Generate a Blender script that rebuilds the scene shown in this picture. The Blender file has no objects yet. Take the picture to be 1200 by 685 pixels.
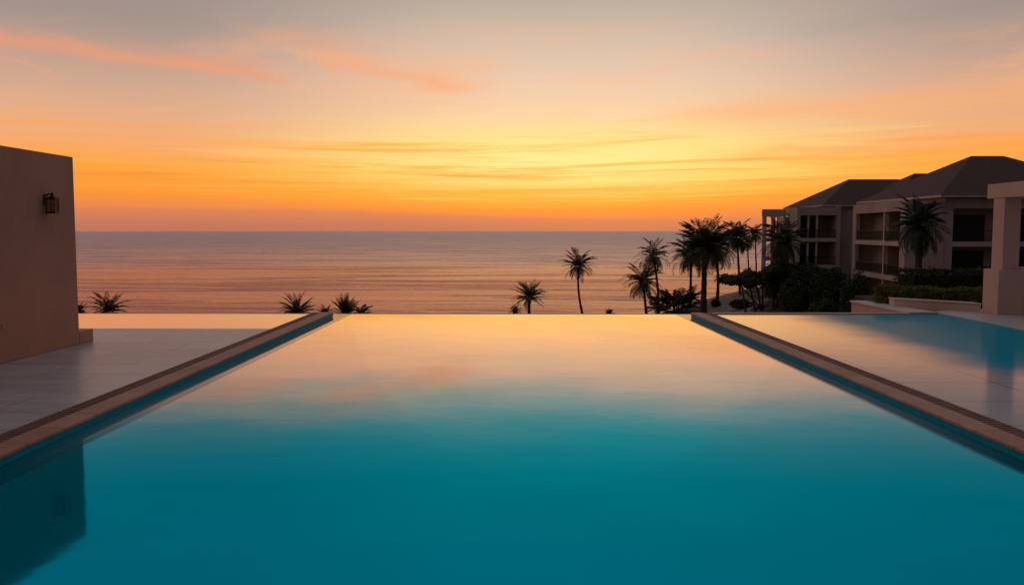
import bpy, math, random
from mathutils import Vector, Matrix, Euler
R = math.radians
scn = bpy.context.scene
COL = scn.collection

# ------------------------------------------------------------------ camera
CAMZ, F = 1.9, 1000.0
cam = bpy.data.cameras.new('camera'); cam.sensor_width = 36; cam.lens = 30.0
cam.clip_start = 0.05; cam.clip_end = 60000
camo = bpy.data.objects.new('camera', cam); COL.objects.link(camo)
camo.location = (0, 0, CAMZ)
camo.rotation_euler = Euler((R(90 - 4.12), 0, R(0.69)), 'XYZ')
scn.camera = camo
CM = camo.rotation_euler.to_matrix()

def at(px, py, Y):
    """a point of the place at distance Y along the pool axis"""
    d = CM @ Vector(((px - 600) / F, -(py - 342.5) / F, -1))
    return Vector((0, 0, CAMZ)) + d * (Y / d.y)

# ------------------------------------------------------------------ colour and node helpers
def lin(r, g, b):
    def f(c):
        c /= 255.0
        return c / 12.92 if c <= 0.04045 else ((c + 0.055) / 1.055) ** 2.4
    return (f(r), f(g), f(b), 1)

class NT:
    def __init__(self, tree):
        self.t = tree; self.n = tree.nodes; self.l = tree.links
    def node(self, typ, **kw):
        n = self.n.new(typ)
        for k, v in kw.items(): setattr(n, k, v)
        return n
    def put(self, sock, v):
        if hasattr(v, 'is_output') or isinstance(v, bpy.types.NodeSocket): self.l.new(v, sock)
        else: sock.default_value = v
    def m(self, op, a, b=0.0, c=None, clamp=False):
        n = self.node('ShaderNodeMath', operation=op, use_clamp=clamp)
        self.put(n.inputs[0], a); self.put(n.inputs[1], b)
        if c is not None: self.put(n.inputs[2], c)
        return n.outputs[0]
    def step(self, v, a, b, lo=0.0, hi=1.0):
        n = self.node('ShaderNodeMapRange', interpolation_type='SMOOTHSTEP')
        self.put(n.inputs[0], v)
        for i, x in zip((1, 2, 3, 4), (a, b, lo, hi)): n.inputs[i].default_value = x
        return n.outputs[0]
    def gauss(self, v, c, w):
        x = self.m('DIVIDE', self.m('SUBTRACT', v, c), w)
        return self.m('EXPONENT', self.m('MULTIPLY', self.m('MULTIPLY', x, x), -1.0))
    def mix(self, f, a, b, blend='MIX'):
        n = self.node('ShaderNodeMix', data_type='RGBA', blend_type=blend)
        self.put(n.inputs[0], f); self.put(n.inputs[6], a); self.put(n.inputs[7], b)
        return n.outputs[2]
    def xyz(self, x, y, z=0.0):
        n = self.node('ShaderNodeCombineXYZ')
        for i, v in enumerate((x, y, z)): self.put(n.inputs[i], v)
        return n.outputs[0]
    def sep(self, v):
        n = self.node('ShaderNodeSeparateXYZ'); self.l.new(v, n.inputs[0]); return n.outputs
    def noise(self, vec, scale=1.0, detail=4.0, rough=0.55, dist=0.0):
        n = self.node('ShaderNodeTexNoise')
        if vec is not None: self.l.new(vec, n.inputs['Vector'])
        n.inputs['Scale'].default_value = scale; n.inputs['Detail'].default_value = detail
        n.inputs['Roughness'].default_value = rough; n.inputs['Distortion'].default_value = dist
        return n.outputs[0]
    def ramp(self, f, stops):
        n = self.node('ShaderNodeValToRGB'); e = n.color_ramp.elements
        while len(e) < len(stops): e.new(0.5)
        for k, (p, c) in enumerate(stops): e[k].position = p; e[k].color = c
        self.l.new(f, n.inputs[0]); return n.outputs[0]

def material(name):
    m = bpy.data.materials.new(name); m.use_nodes = True
    nt = NT(m.node_tree); nt.n.clear()
    out = nt.node('ShaderNodeOutputMaterial')
    return m, nt, out

def pos(nt):
    return nt.node('ShaderNodeNewGeometry').outputs['Position']

def principled(nt, out, col, rough, bump=None, bstr=0.3, bdist=0.02, ior=1.45, spec=0.5):
    p = nt.node('ShaderNodeBsdfPrincipled')
    nt.put(p.inputs['Base Color'], col); nt.put(p.inputs['Roughness'], rough)
    p.inputs['IOR'].default_value = ior; p.inputs['Specular IOR Level'].default_value = spec
    if bump is not None:
        b = nt.node('ShaderNodeBump'); b.inputs['Strength'].default_value = bstr
        b.inputs['Distance'].default_value = bdist
        nt.l.new(bump, b.inputs['Height']); nt.l.new(b.outputs[0], p.inputs['Normal'])
    nt.l.new(p.outputs[0], out.inputs[0])
    return p

def plain(name, col, rough=0.6, var=0.25, scale=3.0, fine=40.0, bstr=0.15, spec=0.4):
    m, nt, out = material(name)
    p = pos(nt)
    n = nt.noise(p, scale, 5, 0.6); f = nt.noise(p, fine, 3, 0.6)
    a = [c * (1 - var) for c in col] + [1]; b = [min(1, c * (1 + var)) for c in col] + [1]
    c = nt.mix(nt.step(n, 0.3, 0.7), tuple(a), tuple(b))
    principled(nt, out, c, rough, f, bstr, 0.01, spec=spec)
    return m

M = {}
M['stucco_wall'] = plain('terracotta_stucco', (0.46, 0.245, 0.175), 0.85, 0.10, 0.7, 55, 0.35, 0.2)
M['stucco_pavilion'] = plain('pink_stucco', (0.60, 0.40, 0.32), 0.85, 0.08, 0.8, 55, 0.3, 0.2)
M['stucco_building'] = plain('beige_stucco', (0.40, 0.315, 0.28), 0.88, 0.12, 0.35, 12, 0.25, 0.2)
M['trim'] = plain('pale_trim', (0.50, 0.40, 0.36), 0.8, 0.08, 0.5, 12, 0.2, 0.2)
M['dark_metal'] = plain('dark_metal', (0.025, 0.022, 0.02), 0.45, 0.2, 6, 60, 0.05)
M['bronze'] = plain('bronze_metal', (0.035, 0.026, 0.02), 0.4, 0.3, 18, 90, 0.05)
M['lip_stone'] = plain('lip_stone', (0.54, 0.27, 0.17), 0.6, 0.14, 2.2, 60, 0.25)
def make_lip():
    m, nt, out = material('coping_stone')
    p = pos(nt); x, y, z = nt.sep(p)
    v = nt.m('DIVIDE', y, 0.62); w = nt.node('ShaderNodeTexWhiteNoise', noise_dimensions='1D'); nt.l.new(nt.m('FLOOR', v), w.inputs['W'])
    j = nt.step(nt.m('ABSOLUTE', nt.m('SUBTRACT', nt.m('FRACT', v), 0.5)), 0.484, 0.492)
    n = nt.noise(p, 2.4, 6, 0.65)
    c = nt.mix(nt.m('ADD', nt.m('MULTIPLY', w.outputs[0], 0.5), nt.m('MULTIPLY', nt.step(n, 0.3, 0.7), 0.5)), (0.36, 0.17, 0.105, 1), (0.53, 0.27, 0.17, 1))
    c = nt.mix(nt.m('MULTIPLY', j, 0.8), c, (0.12, 0.07, 0.05, 1))
    principled(nt, out, c, 0.6, nt.m('SUBTRACT', nt.m('MULTIPLY', nt.noise(p, 45, 3), 0.3), j), 0.3, 0.006, spec=0.3)
    return m
M['coping_stone'] = make_lip()
M['grate'] = plain('brown_grate', (0.19, 0.075, 0.052), 0.7, 0.25, 5, 60, 0.1)
M['cap'] = plain('pale_stone_cap', (0.52, 0.43, 0.39), 0.6, 0.1, 1.5, 40, 0.2)
M['bark'] = plain('palm_bark', (0.075, 0.05, 0.035), 0.9, 0.35, 4, 14, 0.6, 0.1)
M['soil'] = plain('planter_soil', (0.05, 0.036, 0.026), 0.95, 0.3, 2, 20, 0.6, 0.1)
M['white_plastic'] = plain('white_plastic', (0.4, 0.37, 0.36), 0.4, 0.03, 9, 60, 0.02)
M['door'] = plain('dark_door_glass', (0.018, 0.016, 0.016), 0.15, 0.2, 2, 20, 0.02)
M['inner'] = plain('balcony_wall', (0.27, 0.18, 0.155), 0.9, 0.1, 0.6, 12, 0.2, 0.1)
M['curtain'] = plain('curtain_cloth', (0.30, 0.235, 0.20), 0.9, 0.12, 3, 12, 0.1, 0.1)

def leaf_mat(name, dark, light, scale):
    m, nt, out = material(name)
    n = nt.noise(pos(nt), scale, 3, 0.6)
    c = nt.mix(nt.step(n, 0.35, 0.65), dark + (1,), light + (1,))
    p = principled(nt, out, c, 0.65, spec=0.25)
    tr = nt.node('ShaderNodeBsdfTranslucent'); nt.l.new(c, tr.inputs[0])
    mx = nt.node('ShaderNodeMixShader'); mx.inputs[0].default_value = 0.25
    nt.l.new(p.outputs[0], mx.inputs[1]); nt.l.new(tr.outputs[0], mx.inputs[2])
    nt.l.new(mx.outputs[0], out.inputs[0])
    return m
M['palm_leaf'] = leaf_mat('palm_leaf', (0.055, 0.050, 0.025), (0.10, 0.088, 0.045), 1.2)
M['palm_leaf_green'] = leaf_mat('green_palm_leaf', (0.028, 0.040, 0.026), (0.055, 0.072, 0.045), 1.2)
M['dry_leaf'] = leaf_mat('dry_palm_leaf', (0.07, 0.045, 0.025), (0.12, 0.08, 0.045), 2.0)
M['bush_leaf'] = leaf_mat('bush_leaf', (0.022, 0.030, 0.014), (0.045, 0.060, 0.024), 0.9)
M['acacia_leaf'] = leaf_mat('tree_leaf', (0.030, 0.045, 0.016), (0.060, 0.085, 0.030), 1.0)
M['hedge_dark'] = leaf_mat('dark_hedge_leaf', (0.020, 0.032, 0.012), (0.040, 0.055, 0.018), 2.5)
M['hedge_olive'] = leaf_mat('olive_hedge_leaf', (0.07, 0.078, 0.018), (0.15, 0.145, 0.036), 4.0)

def make_roof_mat():
    m, nt, out = material('brown_roof_tiles')
    p = pos(nt); x, y, z = nt.sep(p)
    rows = nt.m('FRACT', nt.m('MULTIPLY', z, 5.5))
    off = nt.m('MULTIPLY', nt.m('FLOOR', nt.m('MULTIPLY', z, 5.5)), 0.37)
    cell = nt.noise(nt.xyz(nt.m('ADD', nt.m('MULTIPLY', x, 3.0), off), nt.m('MULTIPLY', y, 3.0), nt.m('FLOOR', nt.m('MULTIPLY', z, 5.5))), 1.0, 1)
    big = nt.noise(p, 0.35, 4)
    c = nt.mix(cell, (0.062, 0.027, 0.020, 1), (0.12, 0.055, 0.041, 1))
    c = nt.mix(nt.m('MULTIPLY', nt.step(big, 0.35, 0.7), 0.35), c, (0.075, 0.05, 0.045, 1))
    principled(nt, out, c, 0.8, rows, 0.5, 0.05, spec=0.25)
    return m
M['roof'] = make_roof_mat()

def make_tile_mat(name, base, grout, sx, sy, rough, vary=0.12, ox=0.0, oy=0.0):
    m, nt, out = material(name)
    p = pos(nt); x, y, z = nt.sep(p)
    v = nt.m('DIVIDE', nt.m('SUBTRACT', y, oy), sy); row = nt.m('FLOOR', v)
    u = nt.m('ADD', nt.m('DIVIDE', nt.m('SUBTRACT', x, ox), sx), nt.m('MULTIPLY', nt.m('MODULO', row, 2.0), 0.5))
    du = nt.m('ABSOLUTE', nt.m('SUBTRACT', nt.m('FRACT', u), 0.5)); dv = nt.m('ABSOLUTE', nt.m('SUBTRACT', nt.m('FRACT', v), 0.5))
    j = nt.m('MAXIMUM', nt.step(du, 0.5 - 0.014 / sx, 0.5 - 0.007 / sx), nt.step(dv, 0.5 - 0.014 / sy, 0.5 - 0.007 / sy))
    cell = nt.node('ShaderNodeTexWhiteNoise', noise_dimensions='2D')
    nt.l.new(nt.xyz(nt.m('FLOOR', u), row), cell.inputs['Vector'])
    st = nt.noise(nt.xyz(nt.m('MULTIPLY', x, 0.7), nt.m('MULTIPLY', y, 1.8)), 1.3, 6, 0.62)
    a = tuple(c * (1 - vary) for c in base) + (1,); b = tuple(c * (1 + vary) for c in base) + (1,)
    c = nt.mix(nt.m('ADD', nt.m('MULTIPLY', cell.outputs[0], 0.45), nt.m('MULTIPLY', nt.step(st, 0.3, 0.7), 0.55)), a, b)
    c = nt.mix(nt.m('MULTIPLY', j, 0.75), c, grout + (1,))
    rg = nt.m('ADD', rough, nt.m('MULTIPLY', st, 0.15))
    principled(nt, out, c, rg, nt.m('SUBTRACT', nt.m('MULTIPLY', nt.noise(p, 30, 3), 0.15), j), 0.25, 0.004)
    return m
M['deck'] = make_tile_mat('grey_deck_tiles', (0.45, 0.40, 0.395), (0.19, 0.17, 0.165), 1.6, 0.8, 0.27, 0.24)
M['deck_pale'] = make_tile_mat('pale_deck_tiles', (0.46, 0.40, 0.375), (0.27, 0.23, 0.22), 0.9, 0.9, 0.45, 0.08)

def make_mosaic():
    m, nt, out = material('turquoise_mosaic')
    p = pos(nt); x, y, z = nt.sep(p)
    fu = nt.m('FRACT', nt.m('MULTIPLY', y, 20.0)); fv = nt.m('FRACT', nt.m('MULTIPLY', z, 20.0))
    g = nt.m('MAXIMUM', nt.step(nt.m('ABSOLUTE', nt.m('SUBTRACT', fu, 0.5)), 0.44, 0.48), nt.step(nt.m('ABSOLUTE', nt.m('SUBTRACT', fv, 0.5)), 0.44, 0.48))
    w = nt.node('ShaderNodeTexWhiteNoise', noise_dimensions='2D')
    nt.l.new(nt.xyz(nt.m('FLOOR', nt.m('MULTIPLY', y, 20.0)), nt.m('FLOOR', nt.m('MULTIPLY', z, 20.0))), w.inputs['Vector'])
    c = nt.mix(w.outputs[0], (0.0, 0.26, 0.36, 1), (0.0, 0.33, 0.44, 1))
    c = nt.mix(nt.m('MULTIPLY', g, 0.25), c, (0.02, 0.25, 0.3, 1))
    principled(nt, out, c, 0.5, spec=0.08)
    return m
M['mosaic'] = make_mosaic()

# water: clear surface reflection over a deep turquoise body
POOL_L = lambda y: -4.42
def make_pool_water():
    m, nt, out = material('turquoise_pool_water')
    p = pos(nt); x, y, z = nt.sep(p)
    w1 = nt.noise(nt.xyz(nt.m('MULTIPLY', x, 0.8), nt.m('MULTIPLY', y, 1.1)), 0.9, 3, 0.5)
    bp = nt.node('ShaderNodeBump'); bp.inputs['Strength'].default_value = 0.05; bp.inputs['Distance'].default_value = 0.05
    nt.l.new(w1, bp.inputs['Height'])
    soft = nt.noise(p, 0.35, 4, 0.6)
    body = nt.mix(nt.step(soft, 0.3, 0.7), (0.0, 0.235, 0.325, 1), (0.0, 0.265, 0.355, 1))
    tint = nt.mix(nt.step(soft, 0.3, 0.7), (0.0, 0.60, 0.88, 1), (0.0, 0.65, 0.94, 1))
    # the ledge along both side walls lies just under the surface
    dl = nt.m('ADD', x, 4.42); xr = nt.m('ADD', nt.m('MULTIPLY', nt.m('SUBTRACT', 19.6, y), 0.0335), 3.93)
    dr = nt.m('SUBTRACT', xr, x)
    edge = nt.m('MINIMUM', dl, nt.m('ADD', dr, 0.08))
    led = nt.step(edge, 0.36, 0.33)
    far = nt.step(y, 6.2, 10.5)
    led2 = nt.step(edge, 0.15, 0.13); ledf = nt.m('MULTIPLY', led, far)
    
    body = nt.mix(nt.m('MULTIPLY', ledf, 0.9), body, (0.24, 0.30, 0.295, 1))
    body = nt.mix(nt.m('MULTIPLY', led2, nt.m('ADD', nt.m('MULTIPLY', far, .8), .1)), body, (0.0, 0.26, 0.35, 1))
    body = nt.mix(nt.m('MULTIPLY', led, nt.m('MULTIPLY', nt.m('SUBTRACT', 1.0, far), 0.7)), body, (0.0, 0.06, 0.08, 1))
    df = nt.node('ShaderNodeBsdfDiffuse'); nt.l.new(body, df.inputs[0])
    g2 = nt.node('ShaderNodeBsdfGlossy'); g2.inputs['Roughness'].default_value = 0.06
    nt.l.new(tint, g2.inputs['Color']); nt.l.new(bp.outputs[0], g2.inputs['Normal'])
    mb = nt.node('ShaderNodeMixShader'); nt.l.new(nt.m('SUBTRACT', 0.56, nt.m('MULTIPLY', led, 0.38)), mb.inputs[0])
    nt.l.new(df.outputs[0], mb.inputs[1]); nt.l.new(g2.outputs[0], mb.inputs[2])
    lw = nt.node('ShaderNodeLayerWeight'); nt.l.new(bp.outputs[0], lw.inputs['Normal'])
    cosv = nt.m('ADD', nt.m('SUBTRACT', 1.0, lw.outputs['Facing']), nt.m('MULTIPLY', nt.m('SUBTRACT', soft, 0.5), 0.06))
    fr = nt.node('ShaderNodeFloatCurve'); fr.inputs[0].default_value = 1.0
    cu = fr.mapping.curves[0]; P = [(0, 1), (.095, .95), (.135, .80), (.175, .48), (.205, .18), (.23, .045), (.26, .008), (1, .001)]
    cu.points[0].location = P[0]; cu.points[1].location = P[-1]
    for q in P[1:-1]: cu.points.new(*q)
    fr.mapping.update(); nt.l.new(cosv, fr.inputs[1])
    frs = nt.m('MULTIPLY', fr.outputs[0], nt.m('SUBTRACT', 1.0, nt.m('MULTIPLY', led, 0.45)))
    gl = nt.node('ShaderNodeBsdfGlossy'); gl.inputs['Roughness'].default_value = 0.035
    gl.inputs['Color'].default_value = (1, .715, .57, 1); nt.l.new(bp.outputs[0], gl.inputs['Normal'])
    mx = nt.node('ShaderNodeMixShader'); nt.l.new(frs, mx.inputs[0])
    nt.l.new(mb.outputs[0], mx.inputs[1]); nt.l.new(gl.outputs[0], mx.inputs[2])
    nt.l.new(mx.outputs[0], out.inputs[0])
    return m
M['pool_water'] = make_pool_water()

def make_shallow_water(name, teal):
    m, nt, out = material(name)
    p = pos(nt); x, y, z = nt.sep(p)
    w1 = nt.noise(nt.xyz(nt.m('MULTIPLY', x, 0.8), nt.m('MULTIPLY', y, 2.2)), 1.6, 3, 0.5)
    bp = nt.node('ShaderNodeBump'); bp.inputs['Strength'].default_value = 0.05; bp.inputs['Distance'].default_value = 0.03
    nt.l.new(w1, bp.inputs['Height'])
    tx = nt.m('ABSOLUTE', nt.m('SUBTRACT', nt.m('FRACT', nt.m('DIVIDE', x, 1.2)), 0.5))
    ty = nt.m('ABSOLUTE', nt.m('SUBTRACT', nt.m('FRACT', nt.m('DIVIDE', y, 1.2)), 0.5))
    j = nt.m('MAXIMUM', nt.step(tx, 0.488, 0.493), nt.step(ty, 0.488, 0.493))
    st = nt.noise(p, 1.2, 5, 0.6)
    tile = nt.mix(st, (0.42, 0.395, 0.395, 1), (0.54, 0.51, 0.51, 1))
    tile = nt.mix(nt.m('MULTIPLY', j, 0.8), tile, (0.16, 0.15, 0.15, 1))
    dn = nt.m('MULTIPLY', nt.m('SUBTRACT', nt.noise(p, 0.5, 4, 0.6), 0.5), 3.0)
    # deep: teal patch painted in for the buildings' dark reflection
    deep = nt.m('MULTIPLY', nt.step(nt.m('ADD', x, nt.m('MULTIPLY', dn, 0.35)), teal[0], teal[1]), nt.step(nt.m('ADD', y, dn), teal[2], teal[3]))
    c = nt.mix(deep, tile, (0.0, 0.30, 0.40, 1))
    df = nt.node('ShaderNodeBsdfDiffuse'); nt.l.new(c, df.inputs[0])
    lw = nt.node('ShaderNodeLayerWeight'); nt.l.new(bp.outputs[0], lw.inputs['Normal'])
    fr = nt.node('ShaderNodeFloatCurve'); fr.inputs[0].default_value = 1.0
    cu = fr.mapping.curves[0]; P = [(0, 1), (.095, .84), (.135, .46), (.175, .16), (.215, .07), (.26, .045), (.34, .03), (1, .02)]
    cu.points[0].location = P[0]; cu.points[1].location = P[-1]
    for q in P[1:-1]: cu.points.new(*q)
    fr.mapping.update(); nt.l.new(nt.m('SUBTRACT', 1.0, lw.outputs['Facing']), fr.inputs[1])
    gl = nt.node('ShaderNodeBsdfGlossy'); gl.inputs['Roughness'].default_value = 0.13
    gl.inputs['Color'].default_value = (1, .86, .78, 1); nt.l.new(bp.outputs[0], gl.inputs['Normal'])
    mx = nt.node('ShaderNodeMixShader'); nt.l.new(nt.m('MULTIPLY', fr.outputs[0], nt.m('SUBTRACT', 1.0, nt.m('MULTIPLY', deep, 0.86))), mx.inputs[0])  # mirror dimmed inside the teal patch to imitate the dark reflection
    nt.l.new(df.outputs[0], mx.inputs[1]); nt.l.new(gl.outputs[0], mx.inputs[2])
    nt.l.new(mx.outputs[0], out.inputs[0])
    return m
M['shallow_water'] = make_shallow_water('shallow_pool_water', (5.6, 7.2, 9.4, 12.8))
M['strip_water'] = make_shallow_water('strip_pool_water', (60.0, 70.0, 60.0, 70.0))

def make_sea():
    m, nt, out = material('sea_water')
    p = pos(nt); x, y, z = nt.sep(p)
    a = nt.noise(nt.xyz(nt.m('MULTIPLY', x, 0.03), nt.m('ADD', nt.m('MULTIPLY', y, 0.13), nt.m('MULTIPLY', x, 0.004))), 1.0, 7, 0.66, 0.5)
    b = nt.noise(nt.xyz(nt.m('MULTIPLY', x, 0.5), nt.m('MULTIPLY', y, 1.1)), 1.0, 5, 0.65)
    c = nt.noise(nt.xyz(nt.m('MULTIPLY', x, 0.0035), nt.m('ADD', nt.m('MULTIPLY', y, 0.022), nt.m('MULTIPLY', x, 0.0008))), 1.0, 9, 0.72, 0.4)
    h = nt.m('ADD', nt.m('MULTIPLY', a, 0.62), nt.m('ADD', nt.m('MULTIPLY', b, 0.17), nt.m('MULTIPLY', c, 1.5)))
    swell = nt.noise(nt.xyz(nt.m('MULTIPLY', x, 0.012), nt.m('ADD', nt.m('MULTIPLY', y, 0.085), nt.m('MULTIPLY', x, 0.003)), 7.0), 1.0, 4, 0.55, 0.6)
    h = nt.m('ADD', h, nt.m('MULTIPLY', nt.step(swell, 0.52, 0.66), 1.3))
    gust = nt.step(nt.m('ADD', nt.m('MULTIPLY', c, 0.5), nt.m('MULTIPLY', a, 0.5)), 0.42, 0.60)
    bp = nt.node('ShaderNodeBump'); bp.inputs['Strength'].default_value = 0.6; bp.inputs['Distance'].default_value = 1.0
    nt.l.new(h, bp.inputs['Height'])
    off = nt.m('SUBTRACT', 1.0, nt.m('DIVIDE', nt.m('DIVIDE', 11400.0, nt.m('MAXIMUM', y, 1.0)), 62.0), clamp=True)
    gl = nt.node('ShaderNodeBsdfGlossy'); nt.l.new(nt.m('ADD', nt.m('ADD', 0.05, nt.m('MULTIPLY', gust, 0.12)), nt.m('MULTIPLY', off, 0.34)), gl.inputs['Roughness'])
    gl.inputs['Color'].default_value = (1, .775, .775, 1); nt.l.new(bp.outputs[0], gl.inputs['Normal'])
    df = nt.node('ShaderNodeBsdfDiffuse'); df.inputs[0].default_value = (0.05, 0.05, 0.06, 1)
    lw = nt.node('ShaderNodeFresnel'); lw.inputs[0].default_value = 4.0; nt.l.new(bp.outputs[0], lw.inputs['Normal'])
    mx = nt.node('ShaderNodeMixShader'); nt.l.new(lw.outputs[0], mx.inputs[0]); nt.l.new(df.outputs[0], mx.inputs[1]); nt.l.new(gl.outputs[0], mx.inputs[2])
    nt.l.new(mx.outputs[0], out.inputs[0])
    return m
M['sea'] = make_sea()

def make_ground():
    m, nt, out = material('garden_ground')
    p = pos(nt); x, y, z = nt.sep(p)
    n = nt.noise(p, 0.25, 6, 0.65); f = nt.noise(p, 2.5, 4, 0.7)
    grass = nt.mix(f, (0.022, 0.025, 0.010, 1), (0.055, 0.055, 0.022, 1))
    earth = nt.mix(f, (0.06, 0.042, 0.032, 1), (0.11, 0.08, 0.06, 1))
    c = nt.mix(nt.step(n, 0.42, 0.6), grass, earth)
    sandc = nt.mix(f, (0.27, 0.205, 0.18, 1), (0.36, 0.285, 0.25, 1))
    w = nt.m('MULTIPLY', nt.m('SUBTRACT', n, 0.5), 7.0)
    # the sandy path and the beach beyond it
    s = nt.m('SUBTRACT', nt.m('ADD', x, w), nt.m('ADD', nt.m('MULTIPLY', nt.m('SUBTRACT', y, 95.0), 0.16), 22.0))
    path = nt.m('MULTIPLY', nt.step(s, -3.2, -1.8), nt.step(s, 4.6, 2.6))
    beach = nt.step(nt.m('ADD', z, nt.m('MULTIPLY', w, 0.05)), -8.55, -8.9)
    beach = nt.m('MULTIPLY', beach, nt.m('MULTIPLY', nt.step(x, 15.0, 22.0), nt.step(y, 96.0, 104.0)))
    c = nt.mix(nt.m('MAXIMUM', path, beach), c, sandc)
    principled(nt, out, c, 0.95, f, 0.6, 0.08, spec=0.1)
    return m
M['ground'] = make_ground()

def make_glass():
    m, nt, out = material('lantern_glass')
    tr = nt.node('ShaderNodeBsdfTransparent'); tr.inputs[0].default_value = (0.8, 0.74, 0.64, 1)
    g = nt.node('ShaderNodeBsdfGlossy'); g.inputs['Roughness'].default_value = 0.12; g.inputs['Color'].default_value = (0.9, 0.85, 0.75, 1)
    mx = nt.node('ShaderNodeMixShader'); mx.inputs[0].default_value = 0.12
    nt.l.new(tr.outputs[0], mx.inputs[1]); nt.l.new(g.outputs[0], mx.inputs[2]); nt.l.new(mx.outputs[0], out.inputs[0])
    return m
M['glass'] = make_glass()

# ------------------------------------------------------------------ mesh helpers
class MB:
    def __init__(self, xf=None):
        self.v = []; self.f = []; self.xf = xf
    def add(self, vs, fs):
        b = len(self.v)
        for p in vs:
            p = Vector(p); self.v.append(self.xf(p) if self.xf else p)
        for f in fs: self.f.append([b + i for i in f])
    def box(self, x0, x1, y0, y1, z0, z1):
        self.add([(x0, y0, z0), (x1, y0, z0), (x1, y1, z0), (x0, y1, z0), (x0, y0, z1), (x1, y0, z1), (x1, y1, z1), (x0, y1, z1)],
                 [(3, 2, 1, 0), (4, 5, 6, 7), (0, 1, 5, 4), (1, 2, 6, 5), (2, 3, 7, 6), (3, 0, 4, 7)])
    def prism(self, poly, z0, z1):
        n = len(poly)
        self.add([(x, y, z0) for x, y in poly] + [(x, y, z1) for x, y in poly],
                 [tuple(range(n))[::-1], tuple(range(n, 2 * n))] + [(i, (i + 1) % n, n + (i + 1) % n, n + i) for i in range(n)])
    def tube(self, pts, rads, k=8, cap=True):
        b = len(self.v); pts = [Vector(p) for p in pts]; vs = []; fs = []
        for i, p in enumerate(pts):
            t = (pts[min(i + 1, len(pts) - 1)] - pts[max(i - 1, 0)]).normalized()
            a = t.cross(Vector((0.31, 0.95, 0.02)) if abs(t.z) > 0.8 else Vector((0, 0, 1))).normalized(); c = t.cross(a)
            for j in range(k):
                q = 2 * math.pi * j / k
                vs.append(p + (a * math.cos(q) + c * math.sin(q)) * rads[i])
        for i in range(len(pts) - 1):
            for j in range(k):
                fs.append((i * k + j, i * k + (j + 1) % k, (i + 1) * k + (j + 1) % k, (i + 1) * k + j))
        if cap:
            fs.append(tuple(range(k))[::-1]); fs.append(tuple((len(pts) - 1) * k + j for j in range(k)))
        self.add(vs, fs)
    def build(self, name, mat, parent=None, bevel=0.0, smooth=False):
        me = bpy.data.meshes.new(name)
        off = parent.matrix_world_loc if False else (Vector(parent['_w']) if parent is not None else Vector((0, 0, 0)))
        me.from_pydata([tuple(p - off) for p in self.v], [], self.f); me.update()
        me.materials.append(M[mat] if isinstance(mat, str) else mat)
        if smooth:
            for p in me.polygons: p.use_smooth = True
        o = bpy.data.objects.new(name, me); COL.objects.link(o)
        if parent is not None: o.parent = parent
        o['_w'] = tuple(off)
        if bevel:
            bv = o.modifiers.new('bevel', 'BEVEL'); bv.width = bevel; bv.segments = 2; bv.limit_method = 'ANGLE'
        return o

def thing(name, label, cat, loc, group=None):
    o = bpy.data.objects.new(name, None); COL.objects.link(o)
    o.empty_display_size = 0.3; o.location = loc; o['_w'] = tuple(loc)
    tag(o, label, cat, group)
    return o
def tag(o, label, cat, group=None):
    o['label'] = label; o['category'] = cat
    if group: o['group'] = group
def struct(o): o['kind'] = 'structure'; return o

# ------------------------------------------------------------------ terrain, sea
SEA = -9.5
def ss(a, b, v):
    t = max(0.0, min(1.0, (v - a) / (b - a))); return t * t * (3 - 2 * t)
def lerp(a, b, t): return a + (b - a) * t
def shore(x):
    if x < 10: return 111 + 0.03 * max(x, -60) + 1.5 * math.sin(x * 0.13)
    return 111.6 + 0.45 * (x - 10) + 0.018 * (x - 10) ** 2 + 1.2 * math.sin(x * 0.21)
def gz(x, y):
    z = lerp(-3.4, -8.55, ss(15, 96, y))
    z += 0.12 * math.sin(x * 0.31 + 1) * math.sin(y * 0.23)
    r = ss(13, 31, x - 0.05 * (y - 70)) * (1 - ss(106, 128, y - 0.4 * max(0, x - 40)))
    z = lerp(z, -4.8, r)
    t = ss(.3, 1.3, x - .383 * y) * (1 - ss(26, 44, y)); z = lerp(z, -0.45, t)
    return lerp(z, -12.0, ss(-10, 12, y - shore(x)))
xs = [-160 + 4 * i for i in range(26)] + [-56 + 1.6 * i for i in range(90)] + [90 + 6 * i for i in range(40)]
ys = [20.95 + 1.7 * i for i in range(90)] + [176 + 8 * i for i in range(30)]
g = MB(); nx = len(xs)
g.add([(x, y, gz(x, y)) for y in ys for x in xs],
      [(j * nx + i, j * nx + i + 1, (j + 1) * nx + i + 1, (j + 1) * nx + i) for j in range(len(ys) - 1) for i in range(nx - 1)])
struct(g.build('ground', 'ground', smooth=True))
s = MB(); s.add([(-40000, 60, SEA), (40000, 60, SEA), (40000, 45000, SEA), (-40000, 45000, SEA)], [(0, 1, 2, 3)])
struct(s.build('sea', 'sea'))

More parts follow.
